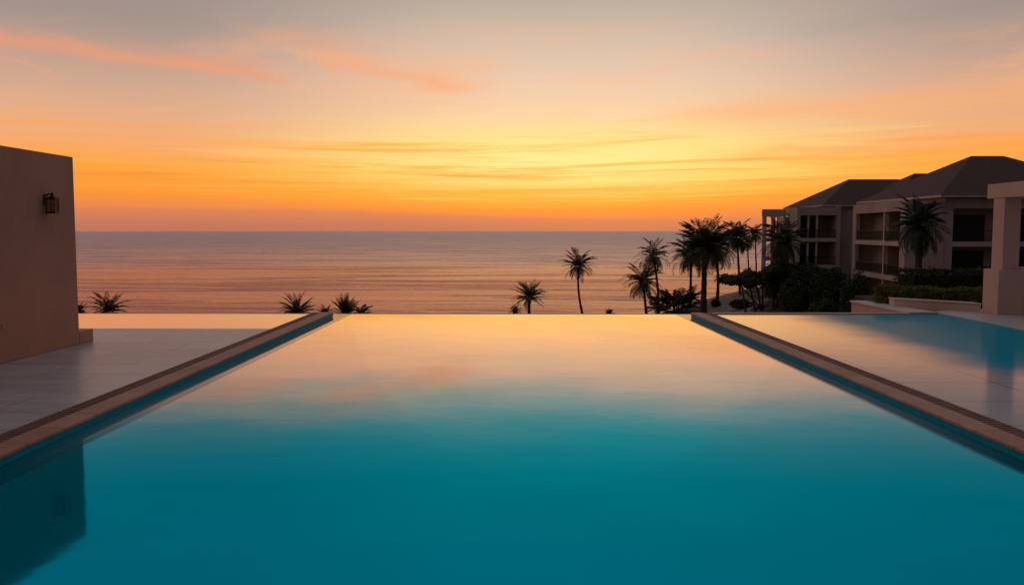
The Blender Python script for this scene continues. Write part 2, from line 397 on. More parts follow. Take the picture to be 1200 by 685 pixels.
# ------------------------------------------------------------------ pool, decks
WZ = -0.085
xr = lambda y: 3.93 + (19.6 - y) * 0.0335
YE, YP = 19.8, 20.3
b = MB(); b.add([(-4.42, -4, WZ), (xr(-4), -4, WZ), (xr(YE), YE, WZ), (4.9, YE + .02, WZ), (4.9, YP, WZ), (-4.9, YP, WZ), (-4.9, YE + .02, WZ), (-4.42, YE, WZ)],
                [(0, 1, 2, 3, 4, 5, 6, 7)])
struct(b.build('pool_water', 'pool_water'))
b = MB(); b.box(-4.95, 4.95, YP - .003, YP + .3, -9, WZ - .012); struct(b.build('infinity_edge_wall', 'mosaic'))
b = MB(); b.add([(-34, 16.55, -.035), (-4.885, 16.55, -.035), (-4.885, YE, -.035), (-34, YE, -.035)], [(0, 1, 2, 3)])
struct(b.build('strip_pool_water', 'strip_water'))
b = MB(); b.box(-34, -4.96, YE - .003, YE + .3, -9, -.05); struct(b.build('strip_pool_edge_wall', 'deck_pale'))
b = MB(); b.box(-34, -4.885, -6, 16.5, -1.2, 0.0); struct(b.build('pool_deck', 'deck'))
b = MB(); b.box(-34, -4.885, 16.5, 16.55, -1.2, -.015); struct(b.build('deck_kerb', 'grate'))
# right shallow pool
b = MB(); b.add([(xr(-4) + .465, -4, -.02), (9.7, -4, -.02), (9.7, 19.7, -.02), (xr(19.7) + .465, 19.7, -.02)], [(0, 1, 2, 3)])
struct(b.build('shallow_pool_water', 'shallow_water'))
b = MB(); b.box(xr(YE) + .5, 9.0, 19.703, 19.95, -9, 0.0); struct(b.build('shallow_pool_kerb', 'lip_stone'))
b = MB(); b.prism([(9.704, -6), (26, -6), (26, 20.9), (10.72, 20.9), (9.704, 20.2)], -2.0, 0.0); struct(b.build('terrace_paving', 'deck_pale'))
b = MB(); b.box(-34, 26, -14, -6.004, -1.2, 0.0); struct(b.build('rear_deck', 'deck'))
b = MB(); b.box(-4.885, 9.704, -6, -4.0, -1.2, 0.0); struct(b.build('near_deck', 'deck'))

def coping(x_in, sign, label):
    """x_in(y): the pool side of the lip; sign: which way the deck lies"""
    t = thing('pool_coping', label, 'pool coping', (x_in(8), 8, 0))
    y0, y1 = -4.0, YE
    def strip(a, c, z0, z1):
        m = MB(); pa = [(x_in(y0) + sign * a, y0), (x_in(y0) + sign * c, y0), (x_in(y1) + sign * c, y1), (x_in(y1) + sign * a, y1)]
        if sign < 0: pa = pa[::-1]
        m.prism(pa, z0, z1); return m
    strip(-0.012, 0.26, -.022, .012).build('stone_lip', 'coping_stone', t, bevel=0.008)
    strip(0.004, 0.258, -1.4, -.024).build('tile_band', 'mosaic', t)
    strip(0.262, 0.46, -1.2, -.03).build('drain_channel', 'dark_metal', t)
    m = MB(); y = y0 + .02
    while y < y1 - .03:
        x0 = x_in(y)
        m.box(*sorted((x0 + sign * .265, x0 + sign * .455)), y, y + .066, -.012, .008)
        y += 0.088
    m.build('drain_grate', 'grate', t)
coping(lambda y: -4.42, -1, 'pool edging with brown drain grate beside the dry grey tiled deck')
coping(xr, 1, 'pool edging with brown drain grate beside the shallow tiled pool')

# ------------------------------------------------------------------ left stucco wall with lantern
WX = -7.46
t = thing('stucco_wall', 'tall terracotta stucco wall carrying the lantern at the deck edge', 'wall', (WX, 6, 0))
b = MB(); b.box(WX - .45, WX, -6, 14.2, 0.0, 3.12); b.build('wall_body', 'stucco_wall', t, bevel=0.012)
b = MB(); b.box(WX - .45, WX + .004, 14.203, 14.66, 0.0, .21); b.build('plinth', 'stucco_wall', t, bevel=0.01)

LY = 13.32
t = thing('wall_lantern', 'dark metal lantern with glass panes fixed high on the stucco wall', 'lantern', (WX, LY, 2.3))
cx, cz0, cz1 = WX + .115, 2.18, 2.41
b = MB(); b.box(WX, WX + .02, LY - .05, LY + .05, 2.30, 2.47); b.build('back_plate', 'bronze', t, bevel=0.004)
b = MB(); b.tube([(WX + .018, LY, 2.455), (WX + .06, LY, 2.475), (cx, LY, 2.462)], [.012] * 3, 8); b.build('bracket_arm', 'bronze', t)
b = MB()
w = .062
for sx in (-1, 1):
    for sy in (-1, 1):
        b.box(cx + sx * w - .007, cx + sx * w + .007, LY + sy * w - .007, LY + sy * w + .007, cz0 + .012, cz1 - .012)
for zz in (cz0 + .013, cz1 - .025):
    for s_ in (-1, 1):
        b.box(cx - w, cx + w, LY + s_ * w - .006, LY + s_ * w + .006, zz, zz + .011); b.box(cx + s_ * w - .006, cx + s_ * w + .006, LY - w, LY + w, zz, zz + .011)
b.build('cage', 'bronze', t)
b = MB(); b.box(cx - .075, cx + .075, LY - .075, LY + .075, cz1 - .012, cz1 + .012); b.box(cx - .035, cx + .035, LY - .035, LY + .035, cz1 + .013, cz1 + .035)
tp = b.build('top_cap', 'bronze', t, bevel=0.003)
b = MB(); b.tube([(cx, LY, cz1 + .036), (cx, LY, cz1 + .06), (cx, LY, cz1 + .085)], [.016, .024, .018], 10); b.build('finial', 'bronze', tp)
b = MB(); b.box(cx - .072, cx + .072, LY - .072, LY + .072, cz0 - .01, cz0 + .012); b.build('base_tray', 'bronze', t, bevel=0.003)
b = MB()
for s_ in (-1, 1):
    b.box(cx + s_ * .052 - .001, cx + s_ * .052 + .001, LY - .049, LY + .049, cz0 + .014, cz1 - .014)
    b.box(cx - .0505, cx + .0505, LY + s_ * .0545 - .001, LY + s_ * .0545 + .001, cz0 + .014, cz1 - .014)
b.build('glass', 'glass', t)
b = MB(); b.tube([(cx, LY, cz0 + .013), (cx, LY, cz0 + .10), (cx, LY, cz0 + .16)], [.024, .024, .019], 10); b.build('bulb', 'cap', t)
t = at(1, 382, 12.1)
b = MB(); b.box(WX, WX + .012, t.y - .02, t.y + .02, t.z - .035, t.z + .035); b.box(WX + .0125, WX + .016, t.y - .012, t.y + .012, t.z - .025, t.z + .025)
o = b.build('wall_fitting', 'white_plastic'); tag(o, 'small white fitting low down on the terracotta stucco wall', 'wall fitting')

# ------------------------------------------------------------------ right: pavilion, planter
t = thing('poolside_pavilion', 'pink stucco pavilion with square column, deep beam and low sill wall', 'pavilion', (10.95, 19.6, 0))
for ya, yb in ((19.60, 20.06), (6.6, 7.06)):
    b = MB(); b.box(10.95, 11.33, ya, yb, 1.02, 2.648); co = b.build('column', 'stucco_pavilion', t, bevel=0.008)
    b = MB(); b.box(10.81, 11.40, ya - .13, yb + .06, 0.0, 1.02); b.build('column_base', 'stucco_pavilion', co, bevel=0.008)
b = MB(); b.box(10.935, 11.45, 6.2, 20.32, 2.65, 2.985); b.box(11.453, 17.0, 19.75, 20.30, 2.65, 2.98)
b.build('beam', 'stucco_pavilion', t, bevel=0.01)
b = MB(); b.box(11.403, 17.0, 19.50, 19.85, 0.0, 1.0); b.build('low_wall', 'stucco_pavilion', t, bevel=0.006)
b = MB(); b.box(11.405, 17.0, 19.44, 19.9, 1.003, 1.07); b.build('sill', 'cap', t, bevel=0.008)

t = thing('planter_wall', 'low pink wall with pale cap stepping away behind the shallow pool', 'low wall', (9.2, 21, -.5))
A0, A1, B0, B1 = (8.98, 23.3), (9.32, 23.3), (9.70, 19.97), (9.02, 19.97)
b = MB(); b.prism([B1, B0, A1, A0], -3, -.045); b.build('wall_body', 'stucco_pavilion', t)
b = MB(); b.prism([(9.0, 19.96), (9.72, 19.96), (9.36, 23.34), (8.94, 23.34)], -.042, .01); b.build('cap', 'cap', t, bevel=0.008)
t = thing('planter_wall', 'low pink planter wall in front of the olive hedge beside the pavilion', 'low wall', (10, 20.8, 0))
b = MB(); b.prism([(9.40, 21.6), (10.80, 20.16), (10.80, 20.45), (9.42, 21.95)], -1.5, .17); b.build('wall_body', 'stucco_pavilion', t)
b = MB(); b.prism([(9.37, 21.58), (10.80, 20.12), (10.80, 20.48), (9.40, 21.98)], .173, .205); b.build('cap', 'cap', t, bevel=0.006)

# ------------------------------------------------------------------ foliage
def leaf(m, p, n, s, asp, rng):
    n = n.normalized(); a = n.cross(Vector((rng.uniform(-1, 1), rng.uniform(-1, 1), rng.uniform(-1, 1)))).normalized(); c = n.cross(a)
    m.add([p - a * s * asp, p + c * s, p + a * s * asp * 1.1, p - c * s], [(0, 1, 2, 3)])
def blob(m, c, r, n, s, rng, shell=0.55):
    c = Vector(c)
    for _ in range(n):
        d = Vector((rng.gauss(0, 1), rng.gauss(0, 1), rng.gauss(0, 1))).normalized()
        k = rng.uniform(shell, 1.0) ** 0.7 * (1 + 0.12 * math.sin(d.x * 7 + c.x) * math.sin(d.z * 9 + c.y) + rng.gauss(0, 0.04))
        p = c + Vector((d.x * r[0], d.y * r[1], d.z * r[2])) * k
        leaf(m, p, d + Vector((rng.uniform(-1, 1), rng.uniform(-1, 1), rng.uniform(-.4, 1.0))), s * rng.uniform(.6, 1.3), 0.5, rng)
def hedge(name, label, p0, p1, w, z0, z1, mat, n, s, seed):
    rng = random.Random(seed); p0 = Vector(p0 + (0,)); p1 = Vector(p1 + (0,))
    d = (p1 - p0); L = d.length; d.normalize(); q = Vector((-d.y, d.x, 0)); m = MB()
    t = thing(name, label, 'hedge', ((p0.x + p1.x) / 2, (p0.y + p1.y) / 2, z0))
    m = MB(); i = .09
    poly = [p0 + d * i - q * (w / 2 - i), p1 - d * i - q * (w / 2 - i), p1 - d * i + q * (w / 2 - i), p0 + d * i + q * (w / 2 - i)]
    m.prism([(p.x, p.y) for p in poly], z0, z1 - .11); m.build('stems', 'bark', t)
    m = MB()
    for _ in range(n):
        u = rng.uniform(0, L); v = rng.uniform(-w / 2, w / 2); z = rng.uniform(z0, z1); k = rng.random()
        if k < .45: v = -w / 2 + rng.gauss(0, .035); nn = -q
        elif k < .55: v = w / 2 + rng.gauss(0, .035); nn = q
        elif k < .65: u = (0 if rng.random() < .5 else L) + rng.gauss(0, .035); nn = -d
        else: z = z1 + rng.gauss(0, .028) + .03 * math.sin(u * 5) * math.sin(u * 2.3 + 1); nn = Vector((0, 0, 1))
        leaf(m, p0 + d * u + q * v + Vector((0, 0, z)), nn + Vector((rng.uniform(-1, 1), rng.uniform(-1, 1), rng.uniform(-1, 1))), s * rng.uniform(.6, 1.3), .5, rng)
    m.build('foliage', mat, t)
hedge('hedge', 'low olive green hedge growing behind the pale capped planter wall', (9.50, 22.9), (12.1, 21.6), .9, -.3, .40, 'hedge_olive', 9000, .035, 3)
hedge('hedge', 'tall dark clipped hedge below the balconies and behind the olive hedge', (11.65, 26.2), (19.5, 26.6), 1.2, -.6, .68, 'hedge_dark', 16000, .045, 4)
b = MB(); b.prism([(9.75, 22.2), (10.82, 20.6), (24, 20.95), (24, 28), (10.9, 28)], -1.0, -.2); struct(b.build('planting_soil', 'soil'))

def frond(m, base, az, e0, L, curl, rng, nl, wl, lw):
    d_h = Vector((math.cos(az), math.sin(az), 0)); side = Vector((-d_h.y, d_h.x, 0)); p = Vector(base); pts = []; tans = []
    N = nl
    for i in range(N + 1):
        sN = i / N; e = e0 - curl * sN ** 1.4
        tg = d_h * math.cos(e) + Vector((0, 0, math.sin(e))); pts.append(p.copy()); tans.append(tg); p = p + tg * (L / N)
    w0 = 0.022 * L ** .5
    rb = []
    for i, q in enumerate(pts):
        k = w0 * (1 - .8 * i / N); rb += [q - side * k, q + side * k]
    m.add(rb, [(2 * i, 2 * i + 1, 2 * i + 3, 2 * i + 2) for i in range(N)])
    for i in range(2, N + 1):
        sN = i / N; ll = wl * L * (0.45 + 0.75 * math.sin(math.pi * min(1, sN * .93 + .07)) ** .8) * (1 - .35 * sN)
        tg = tans[i]; up = side.cross(tg)
        for sg in (-1, 1):
            fw = .75 + .5 * sN + rng.uniform(-.15, .15)
            dr = (side * sg * 1.0 + tg * fw + up * rng.uniform(-.05, .28)).normalized()
            b0 = pts[i]; l2 = ll * rng.uniform(.8, 1.15)
            md = b0 + dr * l2 * .55; tip = b0 + dr * l2 + Vector((0, 0, -.22 * l2))
            wv = (tg + up * .35).normalized() * lw * .5
            m.add([b0 - wv * .7, b0 + wv * .7, md + wv, tip, md - wv], [(0, 1, 2, 3, 4)])

def palm(label, px, py, D, rpx, lean=0.0, seed=0, n=34, tr=.16, skirt=True, mat='palm_leaf', droop=1.0, wl=.34, lw=.058, low=-.55, cat_group=None, gnd=None, yaw=None, high=1.45, trunks=1, bx=None):
    rng = random.Random(seed); c = at(px, py, D); r = rpx / F * D
    bp = at(bx if bx is not None else px, py, D); bx_, by_ = bp.x, D + rng.uniform(-.3, .3)
    bz = gnd if gnd is not None else gz(bx_, by_)
    t = thing('palm_tree', label, 'palm', (bx_, by_, bz), cat_group)
    H = c.z - bz; m = MB(); pts = []; rad = []
    for i in range(15):
        k = i / 14; q = k ** 1.5 if lean else k
        pts.append((lerp(bx_, c.x, k) + lean * math.sin(k * math.pi), lerp(by_, c.y, k), bz - .15 + (H + .15) * k))
        rad.append(tr * (1.35 - .5 * k if k < .25 else 1.2 - .35 * k) * .74 * (1 + (.10 if i % 2 else -.05)))
    m.tube(pts, rad, 9); m.build('trunk', 'bark', t, smooth=False)
    m = MB(); ga = rng.uniform(0, 6.28)
    n = int(n * 1.45); low += .10
    for i in range(n):
        k = (i + .5) / n; az = ga + i * 2.39996 + rng.uniform(-.25, .25)
        e0 = lerp(high, low, k ** .85) + rng.uniform(-.12, .12)
        L = r * rng.uniform(.95, 1.25) * (1.05 if k < .7 else .9)
        frond(m, c + Vector((0, 0, .18 * r * (1 - k) - .05)), az, e0, L, droop * rng.uniform(.7, 1.25) * (.75 + .6 * max(0, math.cos(e0))), rng, 27, wl * .86 * rng.uniform(.85, 1.1), lw * (r / 2.2) ** .5)
    m.build('crown', mat, t)
    if skirt:
        m = MB()
        for i in range(7):
            az = i * 2.4 + rng.random(); frond(m, c - Vector((0, 0, .1 + .06 * i * r / 3)), az, -1.05 - rng.uniform(0, .3), r * rng.uniform(.22, .4), .5, rng, 9, .25, .06)
        m.build('dry_fronds', 'dry_leaf', t)
    return t

# the open lawn by the sea
palm('slender tall palm standing alone against the sea, right of a stout one', 677.5, 313, 108, 20, lean=-.25, seed=11, n=30, tr=.17, bx=684, low=-.6, droop=.85, wl=.26)
palm('short stout palm with a round fan crown, left of the slender palm', 620, 350, 108, 20, seed=12, n=30, tr=.26, low=-.35, droop=.7, wl=.24)
palm('tiny palm tuft at the foot of the short stout palm', 604, 365, 107, 8, seed=13, n=20, tr=.14, skirt=False, droop=.8)
palm('bushy palm top rising over the left end of the infinity edge', 348, 369, 100, 22, seed=14, n=26, wl=.24, tr=.2, skirt=False, droop=.8, low=.0)
palm('small wispy palm top between two bushy palm tops over the pool edge', 381, 369, 100, 10, seed=15, n=20, tr=.14, skirt=False, low=.1)
palm('upright palm top like a shaving brush just right of the pool corner', 405, 370, 100, 20, seed=16, n=30, wl=.24, tr=.18, skirt=False, low=.65, droop=.45)
palm('small arching palm top right of the brush shaped palm top', 424, 370, 100, 14, seed=17, n=16, tr=.14, skirt=False, low=.1, droop=1.2)
palm('palm top with arching fronds over the strip of water right of the stucco wall', 127, 367, 98, 24, seed=18, n=22, wl=.24, tr=.18, skirt=False, low=-.1, droop=1.0)
palm('palm top half hidden by the end of the stucco wall', 92, 366, 98, 11, seed=19, n=22, tr=.18, skirt=False, low=-.1)
palm('tiny palm tuft at the pool edge between the slender palm and the palm cluster', 714, 368.5, 108, 7, seed=20, n=20, tr=.12, skirt=False, low=.1)
# the cluster
palm('lowest palm of the cluster, with drooping fronds, leaning left at its edge', 754, 332, 104, 25, seed=21, n=28, tr=.2, low=-.7, droop=1.0, bx=758, wl=.30)
palm('palm with ragged drooping crown behind the lowest palm of the cluster', 766, 302, 112, 21, seed=22, n=26, tr=.2, lean=.2, low=-.85, droop=1.25, bx=773, wl=.30)
palm('biggest palm of the cluster, with thick trunk and broad dense crown', 826, 293, 96, 33, seed=23, n=60, tr=.40, low=-.55, droop=.75, wl=.30)
palm('palm with sideways drooping crown just left of the biggest palm', 810, 302, 106, 26, seed=24, n=30, tr=.2, low=-.75, droop=1.1)
palm('palm with thin trunk tucked behind the right side of the biggest palm', 838, 293, 103, 28, seed=25, n=34, tr=.22, lean=.25, low=-.9, droop=1.1, bx=841)
palm('palm with full crown on a long thin trunk right of the biggest palm', 864, 279, 104, 20, seed=26, n=38, tr=.17, low=-.9, droop=1.0, bx=869)
palm('small high palm with slim trunk left of the white building frame', 885, 275, 118, 13, seed=27, n=24, tr=.14, low=-.7, droop=1.0, bx=889)
palm('small lower palm with slim trunk between the full crown and the building', 876, 285, 116, 11, seed=28, n=18, tr=.13, low=-.8, droop=1.2, bx=879)
palm('dark palm in front of the open frame of the farther building', 917, 285, 84, 27, seed=29, n=46, tr=.2, low=-1.0, droop=1.0, gnd=-4.9)
palm('grey green palm with long drooping fronds in front of the nearer building', 1078, 267, 58, 36, seed=30, n=36, tr=.30, low=-.75, droop=1.15, mat='palm_leaf_green', gnd=-3.4, wl=.30, skirt=False)

def bush(label, px, pyb, D, wpx, hpx, seed, mat='bush_leaf', n=2600, s=.13, cat='shrub', grp=None, name='shrub'):
    rng = random.Random(seed); p = at(px, pyb, D); z = gz(p.x, D); z = min(z, p.z) if D < 90 else z
    w = wpx / F * D / 2; h = hpx / F * D + max(0, p.z - z)
    t = thing(name, label, cat, (p.x, D, z), grp); m = MB()
    for i in range(7):
        a = rng.uniform(0, 6.28); q = Vector((p.x + w * .55 * math.cos(a), D + w * .4 * math.sin(a), z + h * .7))
        m.tube([(p.x + .1 * math.cos(a), D + .1 * math.sin(a), z - .1), ((p.x + q.x) / 2, (D + q.y) / 2 - .05, z + h * .3), q], [.06, .045, .02], 5)
    m.build('stems', 'bark', t); m = MB(); k = 9
    for i in range(k):
        a = i * 2.4; rr = math.sqrt((i + .3) / k); cx_ = p.x + w * .72 * rr * math.cos(a); cy_ = D + w * .6 * rr * math.sin(a)
        hh = h * (1 - .45 * rr * rr) * rng.uniform(.85, 1.05); rx = w * rng.uniform(.34, .46)
        blob(m, (cx_, cy_, z + hh * .55), (rx, rx, hh * .47), int(n * 1.5) // k, s, rng)
    m.build('foliage', mat, t)
# shrub with palm-like leaves at the foot of the cluster
def spiky(label, px, pyb, D, wpx, hpx, seed, n=60):
    rng = random.Random(seed); p = at(px, pyb, D); z = gz(p.x, D); w = wpx / F * D / 2; h = hpx / F * D
    t = thing('shrub', label, 'shrub', (p.x, D, z)); m = MB(); sm = MB()
    for i in range(n):
        a = rng.uniform(0, 6.28); r0 = w * .55 * math.sqrt(rng.random()); b0 = Vector((p.x + r0 * math.cos(a), D + r0 * math.sin(a), z + h * rng.uniform(.1, .55)))
        frond(m, b0, a + rng.uniform(-.6, .6), rng.uniform(.2, 1.4), h * rng.uniform(.4, .62), rng.uniform(.4, 1.2), rng, 14, .36, .11)
        if i % 6 == 0: sm.tube([(p.x + (b0.x - p.x) * .3, D + (b0.y - D) * .3, z - .1), (b0.x, b0.y, b0.z)], [.09, .05], 6)
    sm.tube([(p.x, D, z - .3), (p.x, D, z + .12)], [w * .4, w * .25], 9); sm.build('stems', 'bark', t); m.build('foliage', 'palm_leaf', t)
spiky('wide spiky shrub at the foot of the lowest palm, left of the biggest trunk', 794, 369, 102, 56, 36, 41, 90)
spiky('small spiky shrub between the two lowest cluster palms', 771, 367, 106, 24, 30, 42, 34)
bush('round shrub left of the building column, behind the flat crowned tree', 876, 352, 112, 20, 30, 51, n=1500)
bush('low shrub beside the sandy path under the flat crowned tree', 868, 369, 92, 34, 14, 52, n=1500, s=.1)
bush('low shrub in the shade right of the sandy path', 893, 371, 88, 34, 15, 53, n=1500, s=.1)
bush('small low shrub at the right foot of the cluster palms', 838, 369, 100, 14, 11, 54, n=700, s=.09)
bush('broad dark bush in front of the farther building, next to the flat crowned tree', 940, 369, 80, 66, 62, 55, n=5200)
bush('dark bush at the foot of the palm before the open frame', 914, 362, 90, 46, 42, 60, n=3400)
bush('tallest dark bush against the plain wall of the farther building', 972, 369, 77, 56, 66, 56, n=4600)
bush('dark bush hiding the foot of the nearer building balconies', 1003, 369, 64, 46, 58, 57, n=3600, s=.11)
bush('low dark bush just left of the pale capped wall end', 966, 371, 60, 56, 30, 58, n=3000, s=.1)
bush('dark bush in the gap between the two buildings', 1010, 372, 72, 36, 50, 59, n=2600)

def flat_tree(label, px, py, D, wpx, hpx, stems, seed, n):
    rng = random.Random(seed); c = at(px, py, D); w = wpx / F * D / 2; h = hpx / F * D / 2; z = gz(c.x, D)
    t = thing('flat_crowned_tree', label, 'tree', (c.x, D, z)); m = MB()
    for sx, bxo in stems:
        b0 = Vector((c.x + bxo, D + rng.uniform(-.5, .5), z - .2)); e = Vector((c.x + sx, D + rng.uniform(-1, 1), c.z - h * .2))
        mid = b0.lerp(e, .5) + Vector((rng.uniform(-.15, .15), 0, 0))
        m.tube([b0, mid, e], [.13, .09, .05], 6)
        for k in range(3):
            q = e + Vector((rng.uniform(-.9, .9), rng.uniform(-.8, .8), rng.uniform(.0, .5)))
            m.tube([mid.lerp(e, .5), q], [.05, .02], 5)
    m.build('trunk', 'bark', t); m = MB()
    k = 24
    for i in range(k):
        u = -1 + 2 * (i + rng.random()) / k; v = rng.uniform(-1, 1)
        blob(m, (c.x + u * w * .78, D + v * w * .5, c.z + h * (.25 * (1 - u * u) + rng.uniform(-.35, .2))), (w * rng.uniform(.2, .34), w * .28, h * rng.uniform(.35, .6)), int(n * 1.7) // k, .15, rng, .2)
    m.build('crown', 'acacia_leaf', t)
flat_tree('flat crowned tree on several thin leaning stems beside the sandy path', 890, 328, 86, 92, 27, [(-2.2, .6), (-1.0, -.2), (-.2, .3), (.6, .5), (1.0, 1.6), (1.6, 1.9), (2.2, 1.7), (-1.6, -1.2)], 61, 6400)
flat_tree('flat crowned tree spreading darkly before the balconies of the farther building', 930, 319, 84, 76, 34, [(-1.4, -.3), (-.5, .1), (.4, .2), (1.3, .5)], 62, 5200)

# ------------------------------------------------------------------ buildings
def hip(m, x0, x1, y0, y1, z, rx0, rx1, ry, rz):
    m.add([(x0, y0, z), (x1, y0, z), (x1, y1, z), (x0, y1, z), (rx0, ry, rz), (rx1, ry, rz)],
          [(0, 1, 5, 4), (1, 2, 5), (2, 3, 4, 5), (3, 0, 4), (3, 2, 1, 0)])
def rail(t, p0, p1, z, h=.95, xf=None):
    m = MB(); p0 = Vector(p0); p1 = Vector(p1); L = (p1 - p0).length; d = (p1 - p0) / L; n = int(L / .13)
    q = Vector((-d.y, d.x)) * .025
    for a, c in ((z + h - .06, z + h), (z + .08, z + .12)):
        m.prism([p0 - q, p1 - q, p1 + q, p0 + q], a, c)
    for i in range(n + 1):
        c = p0 + d * (L * i / n); m.box(c.x - .012, c.x + .012, c.y - .012, c.y + .012, z + .12, z + h - .06)
    return m.build('railing', 'dark_metal', t)

def window_set(t, x0, x1, y, z0, z1):
    """balcony doors on a wall facing the camera"""
    f = MB(); w = .07
    f.box(x0, x0 + w, y - .05, y, z0, z1); f.box(x1 - w, x1, y - .05, y, z0, z1); f.box(x0 + w, x1 - w, y - .05, y, z1 - w, z1)
    mid = (x0 + x1) / 2; f.box(mid - .04, mid + .04, y - .05, y, z0, z1 - w)
    fo = f.build('balcony_door', 'dark_metal', t)
    p = MB(); p.box(x0 + w, mid - .04, y - .03, y - .015, z0, z1 - w); p.box(mid + .04, x1 - w, y - .03, y - .015, z0, z1 - w); p.build('pane', 'door', fo)

G = -4.9
FL = [(-1.93, -2.33), (1.02, .63)]          # slab tops and bottoms
# nearer building
t = thing('hotel_building', 'nearer three storey hotel block with hipped brown roof and wide balconies', 'building', (42, 78, G))
w = MB(); w.box(34.3, 49.5, 71.8, 86, G, 4.6)                                   # main mass behind the balconies
w.box(34.3, 35.0, 70, 71.797, G, 4.6); w.box(39.6, 40.1, 70, 71.797, G, 4.6); w.box(44.7, 45.2, 70, 71.797, G, 4.6); w.box(49.0, 49.5, 70, 71.797, G, 4.6)
for a, c in ((35.0, 39.6), (40.1, 44.7), (45.2, 49.0)): w.box(a + .002, c - .002, 70.01, 71.797, 3.72, 4.6)
w.build('wall', 'stucco_building', t)
for a, c in ((35.0, 39.6), (40.1, 44.7), (45.2, 49.0)):
    for zt, zb in FL:
        s_ = MB(); s_.box(a + .003, c - .003, 69.96, 71.795, zb, zt); s_.build('balcony_slab', 'trim', t)
        rail(t, (a + .05, 70.1), (c - .05, 70.1), zt)
        window_set(t, a + .5, c - 1.1, 71.79, zt + .01, zt + 2.2)
    window_set(t, a + .5, c - 1.1, 71.79, G, G + 2.2)
r = MB(); hip(r, 33.6, 50.2, 69.3, 86.7, 4.80, 40.4, 43.3, 78, 8.62); ro = r.build('roof', 'roof', t)
f = MB(); f.box(33.62, 50.18, 69.32, 86.68, 4.605, 4.797); f.build('fascia', 'trim', ro)
# balcony wing on its side, along the direction away from the pool
O = Vector((31.25, 70.2, 0)); U = Vector((1.3, 14.6, 0)).normalized(); V = Vector((U.y, -U.x, 0))
XW = lambda p: O + U * p.x + V * p.y + Vector((0, 0, p.z))
LW = 14.6
w = MB(XW)
w.box(0, LW, 2.5, 2.9, G, 4.3)
w.box(0, .3, .36, 2.497, G, 4.3); w.box(.002, .298, 2.903, 3.03, G, 4.298)
w.box(0, 1.25, 0, .357, G, 4.43); w.box(13.5, LW, 0, .357, G, 4.43); w.box(LW - .3, LW, .36, 2.497, G, 4.3)
w.box(1.253, 13.497, 0, .35, 3.55, 4.43); w.box(.303, LW - .303, .36, 2.497, 4.0, 4.3)
w.build('wing_wall', 'stucco_building', t)
c = MB(XW); c.box(5.25, 5.5, .02, .3, G, 3.547); c.build('balcony_column', 'trim', t)
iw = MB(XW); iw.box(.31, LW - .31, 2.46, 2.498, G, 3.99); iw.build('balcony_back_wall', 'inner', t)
for zt, zb in FL:
    s_ = MB(XW); s_.box(1.255, 13.495, -.06, 2.455, zb, zt); s_.build('balcony_slab', 'trim', t)
    for a, c_ in ((1.3, 5.2), (5.55, 13.45)):
        p0 = XW(Vector((a, .1, 0))); p1 = XW(Vector((c_, .1, 0))); rail(t, p0.xy, p1.xy, zt)
    for a, c_ in ((1.6, 4.6), (9.0, 13.0)):
        d = MB(XW); d.box(a, c_, 2.40, 2.455, zt + .01, zt + 2.25); d.build('balcony_door', 'door', t)
    for u_ in (5.3,):
        d = MB(XW); d.box(u_, u_ + .16, .45, 2.39, zt + .01, 3.98 if zt > 0 else .61); d.build('balcony_divider', 'inner', t)

# farther building: two joined hipped blocks, balcony bay and an open frame
t = thing('hotel_building', 'farther three storey hotel block with joined brown roofs and open white frame', 'building', (38, 100, G))
w = MB(); w.box(34.72, 44, 95, 108, G, 4.6); w.box(33.5, 34.717, 96.6, 108, G, 4.6); w.box(44.003, 53, 90, 104, G, 4.6); w.box(38.5, 44.0, 90, 94.997, G, 4.6)
w.build('wall', 'stucco_building', t)
r = MB(); hip(r, 32.9, 50.5, 94.4, 108.6, 4.76, 38.4, 44.2, 101.5, 7.95); ro = r.build('roof', 'roof', t)
f = MB(); f.box(32.92, 38.0, 94.42, 108.58, 4.605, 4.757); f.build('fascia', 'trim', ro)
r = MB(); hip(r, 37.9, 53.6, 89.4, 104.6, 4.77, 44.0, 46.6, 97, 8.32); ro2 = r.build('roof', 'roof', t)
f = MB(); f.box(38.05, 53.58, 89.42, 94.41, 4.605, 4.767); f.build('fascia', 'trim', ro2)
# balcony bay
w = MB()
w.box(30.0, 34.717, 96.3, 96.597, G, 4.5); w.box(30.0, 30.35, 93.8, 96.297, G, 4.5); w.box(34.3, 34.717, 93.8, 96.297, G, 4.6)
w.box(30.353, 34.297, 93.8, 96.297, 3.6, 4.5); w.build('bay_wall', 'stucco_building', t)
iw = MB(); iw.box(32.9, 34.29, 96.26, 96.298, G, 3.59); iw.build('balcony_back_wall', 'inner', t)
for zt, zb in FL:
    s_ = MB(); s_.box(30.355, 34.295, 93.72, 96.25, zb + .1, zt + .1); s_.build('balcony_slab', 'trim', t)
    rail(t, (30.4, 93.86), (34.25, 93.86), zt + .1)
    window_set(t, 30.5, 32.8, 96.25, zt + .11, zt + 2.3)
for x in (31.25, 32.2):
    for z0, z1 in ((1.123, 3.597), (-1.827, .727)):
        c = MB(); c.box(x - .09, x + .09, 93.9, 94.08, z0, z1); c.build('balcony_column', 'trim', t)
